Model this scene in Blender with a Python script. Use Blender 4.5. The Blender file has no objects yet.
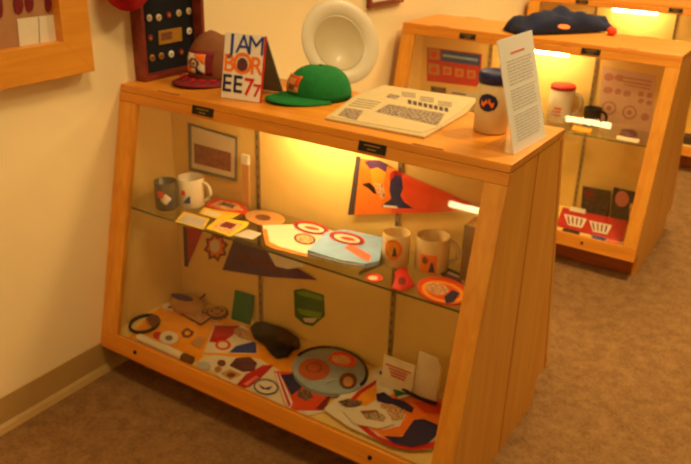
import bpy, bmesh, math, random
from mathutils import Vector, Matrix, Euler
random.seed(4)
PI = math.pi
C = bpy.context.scene.collection
scn = bpy.context.scene

# ------------------------------------------------------------------ camera
CAM = Vector((1.7546, -1.6984, 1.4231)); ROT = Euler((1.15547, -0.02603, 0.57404), 'XYZ'); F = 762.3
RM = ROT.to_matrix()
cd = bpy.data.cameras.new('camera'); cam = bpy.data.objects.new('camera', cd); C.objects.link(cam)
cam.location = CAM; cam.rotation_euler = ROT
cd.sensor_fit = 'HORIZONTAL'; cd.sensor_width = 36; cd.lens = F*36/691; cd.clip_start = .02
scn.camera = cam

def hit(u, v, n, d):
    r = RM @ Vector(((u-345.5)/F, -(v-232)/F, -1)); n = Vector(n)
    return CAM + r*((d - n.dot(CAM))/n.dot(r))
def atz(u, v, z): return hit(u, v, (0, 0, 1), z)
def aty(u, v, y): return hit(u, v, (0, 1, 0), y)
def atx(u, v, x): return hit(u, v, (1, 0, 0), x)

# ------------------------------------------------------------------ materials
def lin(c): return tuple((x/255/12.92 if x/255 <= .04045 else ((x/255+.055)/1.055)**2.4) for x in c)
MATS = {}
def mat(name, rgb, rough=.6, metal=0, noise=.08, nscale=30, bump=0, emit=0, spec=.4, coat=0):
    if name in MATS: return MATS[name]
    m = bpy.data.materials.new(name); m.use_nodes = True; nt = m.node_tree; N = nt.nodes; L = nt.links
    b = N['Principled BSDF']; c = lin(rgb)
    b.inputs['Roughness'].default_value = rough; b.inputs['Metallic'].default_value = metal
    b.inputs['Specular IOR Level'].default_value = spec; b.inputs['Coat Weight'].default_value = coat
    tc = N.new('ShaderNodeTexCoord'); nz = N.new('ShaderNodeTexNoise'); nz.inputs['Scale'].default_value = nscale
    nz.inputs['Detail'].default_value = 4
    L.new(tc.outputs['Object'], nz.inputs['Vector'])
    rp = N.new('ShaderNodeValToRGB'); rp.color_ramp.elements[0].position = .3; rp.color_ramp.elements[1].position = .7
    rp.color_ramp.elements[0].color = tuple(x*(1-noise) for x in c)+(1,)
    rp.color_ramp.elements[1].color = tuple(min(1, x*(1+noise)) for x in c)+(1,)
    L.new(nz.outputs['Fac'], rp.inputs['Fac']); L.new(rp.outputs['Color'], b.inputs['Base Color'])
    if bump:
        bp = N.new('ShaderNodeBump'); bp.inputs['Strength'].default_value = bump; bp.inputs['Distance'].default_value = .004
        L.new(nz.outputs['Fac'], bp.inputs['Height']); L.new(bp.outputs['Normal'], b.inputs['Normal'])
    if emit:
        b.inputs['Emission Color'].default_value = c+(1,); b.inputs['Emission Strength'].default_value = emit
    MATS[name] = m
    return m
def wood(name, a, b_, scale=(3, 40, 40), rough=.38):
    m = bpy.data.materials.new(name); m.use_nodes = True; nt = m.node_tree; N = nt.nodes; L = nt.links
    b = N['Principled BSDF']; b.inputs['Roughness'].default_value = rough
    tc = N.new('ShaderNodeTexCoord'); mp = N.new('ShaderNodeMapping'); mp.inputs['Scale'].default_value = scale
    nz = N.new('ShaderNodeTexNoise'); nz.inputs['Scale'].default_value = 1; nz.inputs['Detail'].default_value = 6; nz.inputs['Distortion'].default_value = .6
    rp = N.new('ShaderNodeValToRGB'); e = rp.color_ramp.elements
    e[0].position = .32; e[0].color = lin(b_)+(1,); e[1].position = .68; e[1].color = lin(a)+(1,)
    L.new(tc.outputs['Object'], mp.inputs['Vector']); L.new(mp.outputs['Vector'], nz.inputs['Vector'])
    L.new(nz.outputs['Fac'], rp.inputs['Fac']); L.new(rp.outputs['Color'], b.inputs['Base Color'])
    MATS[name] = m
    return m
def glass_mat(name, tint=(.97, .96, .92)):
    m = bpy.data.materials.new(name); m.use_nodes = True; nt = m.node_tree; N = nt.nodes; L = nt.links
    N.remove(N['Principled BSDF']); out = N['Material Output']
    tr = N.new('ShaderNodeBsdfTransparent'); tr.inputs['Color'].default_value = tint+(1,)
    gl = N.new('ShaderNodeBsdfGlossy'); gl.inputs['Roughness'].default_value = .03
    lw = N.new('ShaderNodeLayerWeight'); lw.inputs['Blend'].default_value = .5
    pw = N.new('ShaderNodeMath'); pw.operation = 'POWER'; pw.inputs[1].default_value = 5
    ma = N.new('ShaderNodeMath'); ma.operation = 'MULTIPLY_ADD'; ma.inputs[1].default_value = .9; ma.inputs[2].default_value = .035
    mx = N.new('ShaderNodeMixShader')
    L.new(lw.outputs['Facing'], pw.inputs[0]); L.new(pw.outputs[0], ma.inputs[0]); L.new(ma.outputs[0], mx.inputs['Fac'])
    L.new(tr.outputs[0], mx.inputs[1]); L.new(gl.outputs[0], mx.inputs[2]); L.new(mx.outputs[0], out.inputs['Surface'])
    MATS[name] = m
    return m
OAK_X = wood('oak_grain_along', (226, 148, 42), (206, 126, 30), (3, 45, 45))
OAK_Z = wood('oak_grain_upright', (232, 162, 54), (216, 140, 40), (45, 45, 2.5))
OAK_Y = wood('oak_grain_across', (232, 158, 50), (218, 142, 40), (45, 3, 45))
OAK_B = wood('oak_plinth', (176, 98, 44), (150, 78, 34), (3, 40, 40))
MAHOG = wood('dark_red_wood', (138, 54, 32), (104, 36, 22), (30, 8, 30))
GLASS = glass_mat('clear_glass'); SHELFG = glass_mat('shelf_glass', (.965, .97, .93))
def m_(n): return MATS[n]
mat('cream', (244, 210, 122), .7, noise=.02); mat('white', (240, 234, 222), .55, noise=.02)
mat('paper', (232, 220, 192), .8, noise=.03); mat('newsprint', (196, 172, 122), .9, noise=.05)
mat('ink', (70, 60, 60), .8); mat('grey_ink', (120, 108, 98), .9, noise=.2, nscale=80)
mat('black', (18, 15, 16), .5); mat('black_cloth', (24, 20, 24), .6, bump=.8, nscale=40)
mat('navy', (28, 32, 84), .5); mat('navy_cloth', (30, 36, 66), .95, bump=.4, nscale=40)
mat('red', (205, 30, 26), .5); mat('red_cloth', (190, 26, 30), .9); mat('dark_red', (120, 24, 32), .8, noise=.2)
mat('orange', (244, 124, 20), .7); mat('orange_red', (228, 72, 20), .7); mat('amber', (246, 160, 26), .75)
mat('yellow', (246, 206, 50), .6); mat('gold', (200, 150, 60), .4, .6); mat('green_cloth', (8, 112, 44), .85, noise=.12, bump=.3, nscale=50)
mat('green', (30, 110, 60), .6); mat('green_light', (110, 170, 60), .7); mat('brown_cloth', (128, 74, 40), .85, noise=.1)
mat('brown', (120, 66, 38), .7, noise=.2); mat('tan', (205, 150, 84), .7); mat('grey', (120, 118, 116), .6)
mat('light_grey', (196, 190, 180), .35); mat('plate_grey', (206, 190, 160), .42, coat=.05, noise=.02)
mat('light_blue', (150, 192, 236), .85); mat('grey_blue', (160, 176, 180), .85, noise=.1)
mat('purple', (92, 50, 100), .85, noise=.1); mat('blue', (46, 66, 150), .6); mat('skin_pink', (214, 130, 110), .7)
mat('plum', (96, 50, 60), .8, noise=.3, nscale=60); mat('photo_brown', (146, 84, 60), .6, noise=.45, nscale=60)
mat('photo_dark', (64, 46, 52), .6, noise=.7, nscale=50); mat('steel', (168, 146, 108), .4, .7)
mat('velvet', (16, 15, 20), .95); mat('fabric_brown', (178, 128, 84), .9, noise=.06)
mat('mug_white', (238, 228, 204), .25, coat=.5, noise=.01); mat('mug_clear', (244, 218, 160), .2, coat=.5, noise=.02)
mat('mug_smoke', (92, 80, 62), .25, coat=.4); mat('jug_body', (222, 204, 158), .4, noise=.02)
mat('poster_pink', (226, 190, 158), .8, noise=.04); mat('poster_ink', (196, 134, 112), .8, noise=.2, nscale=90)
mat('tube_lit', (255, 226, 162), .5, emit=38); mat('ceiling_glow', (255, 226, 170), .5, emit=0)
mat('cushion_pink', (232, 120, 90), .8)

def printed(name, cols, scale=90, rough=.6):
    """small irregular printed or embroidered areas in several colours"""
    m = bpy.data.materials.new(name); m.use_nodes = True; nt = m.node_tree; N = nt.nodes; L = nt.links
    b = N['Principled BSDF']; b.inputs['Roughness'].default_value = rough
    tc = N.new('ShaderNodeTexCoord'); nz = N.new('ShaderNodeTexNoise'); nz.inputs['Scale'].default_value = scale; nz.inputs['Detail'].default_value = 2
    L.new(tc.outputs['Object'], nz.inputs['Vector'])
    rp = N.new('ShaderNodeValToRGB'); rp.color_ramp.interpolation = 'CONSTANT'; n = len(cols)
    e = rp.color_ramp.elements
    while len(e) < n: e.new(.5)
    for i, c in enumerate(cols): e[i].position = 0 if i == 0 else .38+.24*(i-1)/max(1, n-2); e[i].color = lin(c)+(1,)
    L.new(nz.outputs['Fac'], rp.inputs['Fac']); L.new(rp.outputs['Color'], b.inputs['Base Color'])
    MATS[name] = m
    return m
printed('print_portrait', [(60, 40, 40), (196, 130, 80), (226, 190, 140), (120, 60, 40)], 120)
printed('print_dark', [(34, 26, 30), (80, 56, 56), (150, 110, 84), (40, 34, 44)], 110)
printed('print_patch', [(200, 40, 30), (240, 220, 180), (240, 150, 40), (40, 50, 110)], 130)
printed('print_land', [(60, 90, 50), (150, 110, 70), (210, 190, 150), (80, 60, 50)], 130)
printed('print_newsphoto', [(70, 58, 56), (120, 102, 88), (176, 152, 118), (90, 74, 70)], 120, .9)
# ------------------------------------------------------------------ building helpers
W = {}                                     # world place of each object
def finish(name, bm, m, parent=None, label=None, smooth=False, solid=0, sub=0, bevel=0, origin=None):
    bmesh.ops.recalc_face_normals(bm, faces=bm.faces)
    vs = [v.co for v in bm.verts]
    if origin is None:
        lo = [min(v[i] for v in vs) for i in range(3)]; hi = [max(v[i] for v in vs) for i in range(3)]
        origin = Vector(((lo[0]+hi[0])/2, (lo[1]+hi[1])/2, lo[2]))
    bmesh.ops.translate(bm, verts=bm.verts, vec=-Vector(origin))
    me = bpy.data.meshes.new(name); bm.to_mesh(me); bm.free()
    if isinstance(m, str): m = MATS[m]
    me.materials.append(m)
    if smooth:
        for p in me.polygons: p.use_smooth = True
    o = bpy.data.objects.new(name, me); C.objects.link(o)
    W[o.name] = Vector(origin)
    if parent: o.parent = parent; o.location = Vector(origin) - W[parent.name]
    else: o.location = origin
    if bevel:
        b = o.modifiers.new('bevel', 'BEVEL'); b.width = bevel; b.segments = 2; b.limit_method = 'ANGLE'
    if solid:
        s = o.modifiers.new('solid', 'SOLIDIFY'); s.thickness = solid; s.offset = 0
    if sub:
        s = o.modifiers.new('sub', 'SUBSURF'); s.levels = sub; s.render_levels = sub
    if label: o['label'] = label
    return o
def tag(o, label, cat, group=None):
    o['label'] = label; o['category'] = cat
    if group: o['group'] = group
    return o
def empty(name, loc, label=None, cat=None, group=None):
    o = bpy.data.objects.new(name, None); C.objects.link(o); o.location = loc; o.empty_display_size = .03
    W[o.name] = Vector(loc)
    if label: tag(o, label, cat, group)
    return o
def struct(o): o['kind'] = 'structure'; return o
def B(): return bmesh.new()
def box(bm, x0, x1, y0, y1, z0, z1):
    v = [bm.verts.new((x, y, z)) for z in (z0, z1) for (x, y) in ((x0, y0), (x1, y0), (x1, y1), (x0, y1))]
    for f in ((0, 1, 2, 3), (4, 5, 6, 7), (0, 1, 5, 4), (1, 2, 6, 5), (2, 3, 7, 6), (3, 0, 4, 7)): bm.faces.new([v[i] for i in f])
    return bm
def prism(bm, pts, vec):
    vec = Vector(vec); a = [bm.verts.new(Vector(p)) for p in pts]; b = [bm.verts.new(Vector(p)+vec) for p in pts]; n = len(a)
    bm.faces.new(a); bm.faces.new(b)
    for i in range(n): bm.faces.new((a[i], a[(i+1) % n], b[(i+1) % n], b[i]))
    return bm
def puffy(bm, pts, vec, s=.82):
    """soft solid over an outline: full at mid height, drawn in at the top"""
    vec = Vector(vec); c = sum((Vector(p) for p in pts), Vector())/len(pts); n = len(pts); rings = []
    for k, (h, q) in enumerate(((0, .94), (.35, 1), (.75, .93), (1, s))):
        rings.append([bm.verts.new(c+(Vector(p)-c)*q+vec*h) for p in pts])
    bm.faces.new(rings[0]); bm.faces.new(rings[-1])
    for r, t in zip(rings, rings[1:]):
        for i in range(n): bm.faces.new((r[i], r[(i+1) % n], t[(i+1) % n], t[i]))
    return bm
def lathe(bm, prof, seg=32, mtx=None):
    rings = []
    for r, z in prof:
        if r < 1e-6: rings.append([bm.verts.new((0, 0, z))])
        else: rings.append([bm.verts.new((r*math.cos(2*PI*i/seg), r*math.sin(2*PI*i/seg), z)) for i in range(seg)])
    for a, b in zip(rings, rings[1:]):
        for i in range(seg):
            j = (i+1) % seg
            q = [a[0]] if len(a) == 1 else [a[i], a[j]]
            q += [b[0]] if len(b) == 1 else [b[j], b[i]]
            if len(q) > 2: bm.faces.new(q)
    if mtx: bmesh.ops.transform(bm, matrix=mtx, verts=bm.verts)
    return bm
def tube(bm, path, r, seg=8, closed=False, flat=1.0):
    path = [Vector(p) for p in path]; n = len(path); rings = []
    for i, p in enumerate(path):
        t = (path[(i+1) % n]-path[i-1]) if closed else (path[min(i+1, n-1)]-path[max(i-1, 0)])
        t.normalize(); up = Vector((0, 0, 1)) if abs(t.z) < .9 else Vector((1, 0, 0))
        s = t.cross(up).normalized(); u = s.cross(t)
        rings.append([bm.verts.new(p+s*r*math.cos(2*PI*k/seg)+u*r*flat*math.sin(2*PI*k/seg)) for k in range(seg)])
    m = n if closed else n-1
    for i in range(m):
        a, b = rings[i], rings[(i+1) % n]
        for k in range(seg): bm.faces.new((a[k], a[(k+1) % seg], b[(k+1) % seg], b[k]))
    if not closed: bm.faces.new(rings[0]); bm.faces.new(rings[-1])
    return bm
def ell(cx, cy, rx, ry, n=24, rot=0, a0=0, a1=2*PI):
    c, s = math.cos(rot), math.sin(rot); out = []
    full = abs(a1-a0-2*PI) < 1e-6
    for i in range(n):
        t = a0+(a1-a0)*i/(n if full else n-1); x, y = rx*math.cos(t), ry*math.sin(t)
        out.append((cx+x*c-y*s, cy+x*s+y*c))
    return out

# things lying on / hung on a real plane; outlines read off the photograph are put on that plane in metres
class Plane:
    def __init__(s, n, d): s.n = Vector(n).normalized(); s.d = d
    def p(s, u, v, h=0): return hit(u, v, s.n, s.d+h)
def flat(pl, name, poly, m, t=.0015, h=0, parent=None, label=None, cat=None, group=None, soft=False, lab=None, at_top=False, zmin=None):
    pts = [pl.p(u, v, h+t) - pl.n*t if at_top else pl.p(u, v, h) for u, v in poly]
    if zmin is not None:
        for q_ in pts: q_.z = max(q_.z, zmin)
    bm = (puffy if soft else prism)(B(), pts, pl.n*t)
    o = finish(name, bm, m, parent, label=lab, smooth=soft)
    o_top[o.name] = (pl, h+t)
    if cat: tag(o, label, cat, group)
    return o
o_top = {}
def mark(o, name, poly, m, t=.0005, lab=None, extra=0):
    """a printed or sewn piece on top of the flat thing o"""
    pl, h = o_top[o.name]
    c = flat(pl, name, poly, m, t, h+extra, parent=o, lab=lab)
    return c
def bars(o, name, lines, m, t=.0004, extra=0, lab=None):
    """several short printed lines as one mesh; lines = (u0,v0,u1,v1,thickness_px)"""
    pl, h = o_top[o.name]; bm = B()
    for u0, v0, u1, v1, w in lines:
        prism(bm, [pl.p(u0, v0, h+extra), pl.p(u1, v1, h+extra), pl.p(u1, v1+w, h+extra), pl.p(u0, v0+w, h+extra)], pl.n*t)
    return finish(name, bm, m, o, label=lab)
def text_mesh(bm, s, size, mtx, depth=.0006, bold=0):
    cu = bpy.data.curves.new('letters', 'FONT'); cu.body = s; cu.size = size; cu.extrude = depth; cu.offset = bold
    cu.align_x = 'CENTER'; cu.align_y = 'CENTER'
    ob = bpy.data.objects.new('letters', cu); C.objects.link(ob)
    bpy.context.view_layer.update()
    me = bpy.data.meshes.new_from_object(ob.evaluated_get(bpy.context.evaluated_depsgraph_get()))
    me.transform(mtx); bm.from_mesh(me)
    bpy.data.objects.remove(ob); bpy.data.curves.remove(cu)
    return bm
def frame_mtx(o, x, y, z):
    return Matrix.Translation(o) @ Matrix((x, y, z)).transposed().to_4x4()

# ------------------------------------------------------------------ the setting
wl = mat('wall_paint', (240, 218, 168), .8, noise=.015, nscale=6, bump=.03)
struct(finish('wall_left', box(B(), -.12, 0, -5, 8, 0, 2.7), wl))
def carpet():
    m = bpy.data.materials.new('carpet'); m.use_nodes = True; nt = m.node_tree; N = nt.nodes; L = nt.links
    b = N['Principled BSDF']; b.inputs['Roughness'].default_value = 1; b.inputs['Specular IOR Level'].default_value = .1
    tc = N.new('ShaderNodeTexCoord'); n1 = N.new('ShaderNodeTexNoise'); n1.inputs['Scale'].default_value = 130; n1.inputs['Detail'].default_value = 5; n1.inputs['Roughness'].default_value = .75
    n2 = N.new('ShaderNodeTexNoise'); n2.inputs['Scale'].default_value = 22; n2.inputs['Detail'].default_value = 4
    mx = N.new('ShaderNodeMath'); mx.operation = 'MULTIPLY_ADD'; mx.inputs[1].default_value = .65
    m2 = N.new('ShaderNodeMath'); m2.operation = 'MULTIPLY'; m2.inputs[1].default_value = .35
    rp = N.new('ShaderNodeValToRGB'); e = rp.color_ramp.elements
    e[0].position = .36; e[0].color = lin((112, 78, 44))+(1,); e[1].position = .64; e[1].color = lin((152, 114, 68))+(1,)
    for n in (n1, n2): L.new(tc.outputs['Object'], n.inputs['Vector'])
    L.new(n2.outputs['Fac'], m2.inputs[0]); L.new(n1.outputs['Fac'], mx.inputs[0]); L.new(m2.outputs[0], mx.inputs[2])
    L.new(mx.outputs[0], rp.inputs['Fac']); L.new(rp.outputs['Color'], b.inputs['Base Color'])
    bp = N.new('ShaderNodeBump'); bp.inputs['Strength'].default_value = .6; bp.inputs['Distance'].default_value = .006
    L.new(n1.outputs['Fac'], bp.inputs['Height']); L.new(bp.outputs['Normal'], b.inputs['Normal'])
    return m
struct(finish('floor', box(B(), 0, 7, -5, 8, -.05, 0), carpet()))
bb = prism(B(), [(0, -5, 0), (.022, -5, 0), (.014, -5, .014), (.006, -5, .022), (.005, -5, .1033), (0, -5, .1033)], (0, 13, 0))
struct(finish('baseboard_left', bb, mat('vinyl_base', (178, 142, 80), .5, noise=.03)))

# ------------------------------------------------------------------ display cases
LC, DT, DB, ZB, H, PIN = 1.2175, .1792, .361, .0937, .9, .088
K = (DB-DT)/(H-ZB)
def yf(z): return -(DT+(H-z)*K)
NF = Vector((0, -(H-ZB), DB-DT)).normalized()
ZTOP, ZLOW, XL, XR = .853, .148, .066, 1.162      # opening of the glazed front
YD = [0, 1.6444, 3.30, -1.6444]
DECK = .13; SHZ = .545
def make_case():
    r = empty('display_case', (0, 0, 0))
    for s in (1, -1):                              # front half and rear half are mirror images
        def q(x, z, off=0): return Vector((x, s*(yf(z)+off*0), z))
        nrm = Vector((0, NF.y*s, NF.z))
        def member(name, quad, m, t=.02, rise=0, par=r, lab=None):
            return finish(name, prism(B(), [q(x, z)+nrm*rise for x, z in quad], -nrm*t), m, par, label=lab, bevel=.0015 if t > .01 else 0)
        member('top_rail', [(0, .8805), (LC, .8805), (LC, ZTOP), (0, ZTOP)], OAK_X)
        member('bottom_rail', [(0, ZLOW), (LC, ZLOW), (LC, ZB), (0, ZB)], OAK_X)
        member('stile', [(0, ZTOP-.0005), (XL, ZTOP-.0005), (XL, ZLOW+.0005), (0, ZLOW+.0005)], OAK_Z)
        member('stile', [(XR, ZTOP-.0005), (LC, ZTOP-.0005), (LC, ZLOW+.0005), (XR, ZLOW+.0005)], OAK_Z)
        member('glass_pane', [(XL+.0005, ZTOP-.001), (XR-.0005, ZTOP-.001), (XR-.0005, ZLOW+.001), (XL+.0005, ZLOW+.001)], GLASS, .004, -.008)
        # end panels, seam at the middle
        y0 = .0035
        for x0, x1 in ((.0015, .018), (LC-.018, LC-.0015)):
            pts = [(x0, s*-y0, 0), (x0, s*-(DB-PIN), 0), (x0, s*-(DB-PIN), ZB), (x0, s*-(DB-.021), ZB+.001), (x0, s*(yf(.8795)+.021), .8795), (x0, s*-y0, .8795)]
            finish('end_panel', prism(B(), pts, (x1-x0, 0, 0)), OAK_Z, r)
        for x0 in (.0185, LC-.0195):
            zl = (DECK+.001, .8785)
            finish('liner', prism(B(), [(x0, s*-.0065, zl[0]), (x0, s*(yf(zl[0])+.024), zl[0]), (x0, s*(yf(zl[1])+.024), zl[1]), (x0, s*-.0065, zl[1])], (.001, 0, 0)), 'cream', r)
        finish('deck', box(B(), .0185, LC-.0185, min(s*-.006, s*-(DB-.03)), max(s*-.006, s*-(DB-.03)), DECK-.018, DECK), 'cream', r)
        ys = sorted((s*-.012, s*-.238))
        finish('glass_shelf', box(B(), .0195, LC-.0195, ys[0], ys[1], SHZ-.006, SHZ), SHELFG, r)
        finish('shelf_edge', box(B(), .0195, LC-.0195, *sorted((s*-.2382, s*-.2392)), SHZ-.006, SHZ), mat('edge_glass', (88, 84, 40), .2), r, label='dark polished front edge of the glass shelf')
        for x in (.372, .855):
            st = finish('shelf_standard', box(B(), x-.007, x+.007, *sorted((s*-.0062, s*-.0105)), .14, .872), 'steel', r)
            bm = B()
            for k in range(22): box(bm, x-.0018, x+.0018, *sorted((s*-.0106, s*-.0112)), .17+k*.031, .183+k*.031)
            finish('slot', bm, 'black', st)['kind'] = 'stuff'
            bk = prism(B(), [(x-.002, s*-.0115, SHZ-.0065), (x-.002, s*-.2, SHZ-.0065), (x-.002, s*-.2, SHZ-.012), (x-.002, s*-.0115, SHZ-.04)], (.004, 0, 0))
            finish('shelf_bracket', bk, 'steel', r)
        lamp = finish('lamp', box(B(), .48, .78, *sorted((s*-.085, s*-.145)), .857, .8795), 'white', r, label='white lamp batten under the case top')
        tb = B(); lathe(tb, [(0, 0), (.011, 0), (.015, .004), (.015, .256), (.011, .26), (0, .26)], 16, Matrix.Translation((.50, s*-.115, .842)) @ Matrix.Rotation(PI/2, 4, 'Y'))
        finish('tube', tb, 'tube_lit', lamp, smooth=False)
        for x in (.328, .87):
            z0, z1 = .861, .8845
            np_ = member('name_plate', [(x-.038, z1), (x+.038, z1), (x+.038, z0), (x-.038, z0)], 'black', .003, .0032, lab='small black plate with faint gilt lettering')
            bm = B()
            for zz, w in ((.877, .022), (.868, .012)):
                prism(bm, [q(a, b)+nrm*.0034 for a, b in ((x-w, zz+.001), (x+w, zz+.001), (x+w, zz-.001), (x-w, zz-.001))], nrm*.0004)
            finish('lettering', bm, 'gold', np_)
        for x in (.155, 1.0):
            finish('lock', lathe(B(), [(0, 0), (.006, 0), (.006, .003), (.003, .004), (0, .004)], 12,
                   Matrix.Translation(q(x, .122)) @ nrm.to_track_quat('Z', 'Y').to_matrix().to_4x4()), 'black', r, label='dark round lock')
        for x in (.19, 1.01):
            finish('hinge', box(B(), x-.04, x+.04, *sorted((s*-(DT-.002), s*-(DT-.007))), H-.0005, H+.0012), 'brown', r, label='thin dark hinge line along the top edge')
    finish('divider', box(B(), .0185, LC-.0185, -.005, .005, DECK-.018, .8795), 'cream', r)
    finish('top_board', prism(B(), [(0, -DT, H), (0, DT, H), (0, DT+.0195*K, .881), (0, -DT-.0195*K, .881)], (LC, 0, 0)), OAK_X, r, bevel=.002)
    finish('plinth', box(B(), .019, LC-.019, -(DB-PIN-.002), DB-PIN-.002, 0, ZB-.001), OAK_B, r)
    finish('bottom_board', box(B(), .019, LC-.019, -(DB-.03), DB-.03, ZB-.0005, DECK-.0185), OAK_X, r)
    return r
def copy_tree(o, parent=None):
    c = o.copy(); C.objects.link(c)
    if parent: c.parent = parent
    for ch in list(o.children): copy_tree(ch, c)
    return c
case = make_case(); G = 'oak display cases standing in a row off the wall'
X2 = .04
labs = ['nearest oak glass-fronted display case with caps, plate, newspaper and jug on top',
        'second oak display case behind the nearest, navy cloth hat on its top',
        'farthest oak display case at the top right, white object on its top, lamp lit',
        'oak display case behind the viewer, seen only as a lamp reflection in the nearest glass']
for i, y in enumerate(YD):
    c = case if i == 0 else copy_tree(case)
    c.location = (0 if i == 0 else X2, y, 0); tag(c, labs[i], 'display case', G)

# planes of case 1 and case 2
TOP = Plane((0, 0, 1), H); DK = Plane((0, 0, 1), DECK+.0002); SH = Plane((0, 0, 1), SHZ+.0002)
BK = Plane((0, -1, 0), .0052)                 # face of the divider of case 1
BK2 = Plane((0, -1, 0), .0052-YD[1])
DK2 = Plane((0, 0, 1), DECK+.0002); SH2 = SH
WALL = Plane((1, 0, 0), .0003)

# ------------------------------------------------------------------ wall things
def wall_box(name, y0, y1, z0, z1, x0, x1, wm, m, mi, label, cat, member=None):
    """shallow frame facing +x with a backing"""
    r = empty(name, (x0, (y0+y1)/2, z0), label, cat)
    bm = B()
    A = [(y0, z0), (y1, z0), (y1, z1), (y0, z1)]; I = [(y0+wm, z0+wm), (y1-wm, z0+wm), (y1-wm, z1-wm), (y0+wm, z1-wm)]
    for k in range(4):
        j = (k+1) % 4
        prism(bm, [(x0, *A[k]), (x0, *A[j]), (x0, *I[j]), (x0, *I[k])], (x1-x0, 0, 0))
    finish('frame', bm, m, r, bevel=.001)
    finish('backing', box(B(), x0, x0+.008, y0+wm+.0005, y1-wm-.0005, z0+wm+.0005, z1-wm-.0005), mi, r)
    return r
XF = .04
pc = atx(95, 71, XF); pi = atx(64, 45, XF)
wm = abs(pc.y-pi.y)
fr = wall_box('shadow_box', pc.y-.75, pc.y, pc.z, pc.z+.6, .0005, XF, wm, OAK_Y, 'fabric_brown', 'large oak framed shadow box on the wall above the floor at left', 'shadow box')
FB = Plane((1, 0, 0), .0086)
cardp = flat(FB, 'card', [(17, 19), (59, 14), (60, 44), (20, 52)], 'paper', .0015, .0003, label='cream folded card inside the oak shadow box', cat='card')
bars(cardp, 'fold_line', [(38.5, 17, 39.5, 47, .01), ], 'grey_ink') if False else None
mark(cardp, 'fold', [(38.2, 17), (38.9, 17), (40.2, 48), (39.5, 48)], 'grey_ink')
for i, (u, w, v) in enumerate(((18, 5, 14), (29, 4.2, 12), (48, 3.4, 12), (0, 2.5, 18))):
    top = v-60
    pts = [(u-w*.5-3, top), (u+w*.5-3, top), (u+w, v-8), (u+w*.7, v-2), (u, v), (u-w*.7, v-2), (u-w, v-8)]
    flat(FB, 'ribbon', pts, 'dark_red', .003, .0003, label=['red ribbon leftmost of the three above the cream card', 'second red ribbon from the left above the cream card', 'narrow red ribbon above the right half of the cream card', 'short red ribbon left of the cream card at the photo edge'][i], cat='ribbon', group='red ribbons in the oak shadow box')
# picture at the top of the wall
a, b = atx(370, 8.5, .02), atx(404, .5, .02)
pf = wall_box('picture_frame', a.y, b.y, a.z, a.z+.35, .0005, .02, .02, MAHOG, 'paper', 'brown picture frame high on the wall beyond the white plate', 'picture frame')

# dark red pin frame standing on case top against the wall
PY0, PY1 = -.122, .142; PZ = H+.0012
pinf = wall_box('pin_display', PY0, PY1, PZ, PZ+.36, .001, .045, .013, MAHOG, 'velvet', 'dark red wooden frame with rows of pins on black standing in the corner', 'framed pins')
PB = Plane((1, 0, 0), .0094)
pins = [(149, 18), (158.5, 17.5), (168.5, 15), (178.5, 13), (188.5, 11), (150, 38), (189, 31), (152, 58), (161, 56), (171, 54), (181, 52)]
pc_ = ['plate_grey', 'plate_grey', 'dark_red', 'plate_grey', 'plate_grey', 'dark_red', 'white', 'gold', 'gold', 'white', 'dark_red']
rr = ['top', 'top', 'top', 'top', 'top', 'middle', 'middle', 'bottom', 'bottom', 'bottom', 'bottom']
nm = ['pale round pin leftmost in the top row of the pin frame', 'pale round pin second from left in the top row of the pin frame', 'dark red round pin in the middle of the top row of the pin frame', 'pale round pin second from right in the top row of the pin frame', 'pale round pin rightmost in the top row of the pin frame', 'dark red pin left of the gold plaque in the pin frame', 'small white pin right of the gold plaque in the pin frame', 'gold pin leftmost in the bottom row of the pin frame', 'gold pin second from left in the bottom row of the pin frame', 'white pin third from left in the bottom row of the pin frame', 'dark red pin rightmost in the bottom row of the pin frame']
for (u, v), cm, l in zip(pins, pc_, nm):
    p = PB.p(u, v)
    M = Matrix.Translation(p) @ Matrix.Rotation(PI/2, 4, 'Y')
    o = finish('pin', lathe(B(), [(0, 0), (.0105, 0), (.0105, .002), (.008, .003), (0, .003)], 16, M), cm, smooth=False)
    tag(o, l, 'pin', 'pins in the dark red frame')
    finish('emblem', lathe(B(), [(0, .0031), (.005, .0031), (.005, .0037), (0, .0037)], 6, M), 'gold' if cm != 'gold' else 'brown', o)
pq = flat(PB, 'plaque', [(158, 31), (181, 27), (181.5, 40.5), (158.5, 45)], 'gold', .003, label='gold rectangular plaque in the middle of the pin frame', cat='plaque')
mark(pq, 'engraving', [(161, 33), (172, 31), (172, 39), (161, 41)], 'brown', .0004)

# red hat hung on the wall above the pin frame
rh_z = 1.113+.098; p = Vector((0, -.178, 0)); rh = empty('red_hat', (0.001, p.y, rh_z), 'round red hat hung on the wall at the top edge, left of the pins', 'hat')
M = Matrix.Translation((.056, p.y, rh_z)) @ Matrix.Rotation(PI/2, 4, 'Y')
finish('brim', lathe(B(), [(0, -.002), (.065, -.002), (.097, .008), (.098, .012), (.065, .004), (0, .004)], 40, M), 'red_cloth', rh, smooth=True)
finish('crown', lathe(B(), [(.068, .003), (.067, .03), (.06, .055), (.04, .066), (0, .07)], 40, M), 'red_cloth', rh, smooth=True)
finish('peg', lathe(B(), [(0, -.055), (.008, -.055), (.008, -.003), (0, -.003)], 12, M), 'brown', rh)

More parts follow.
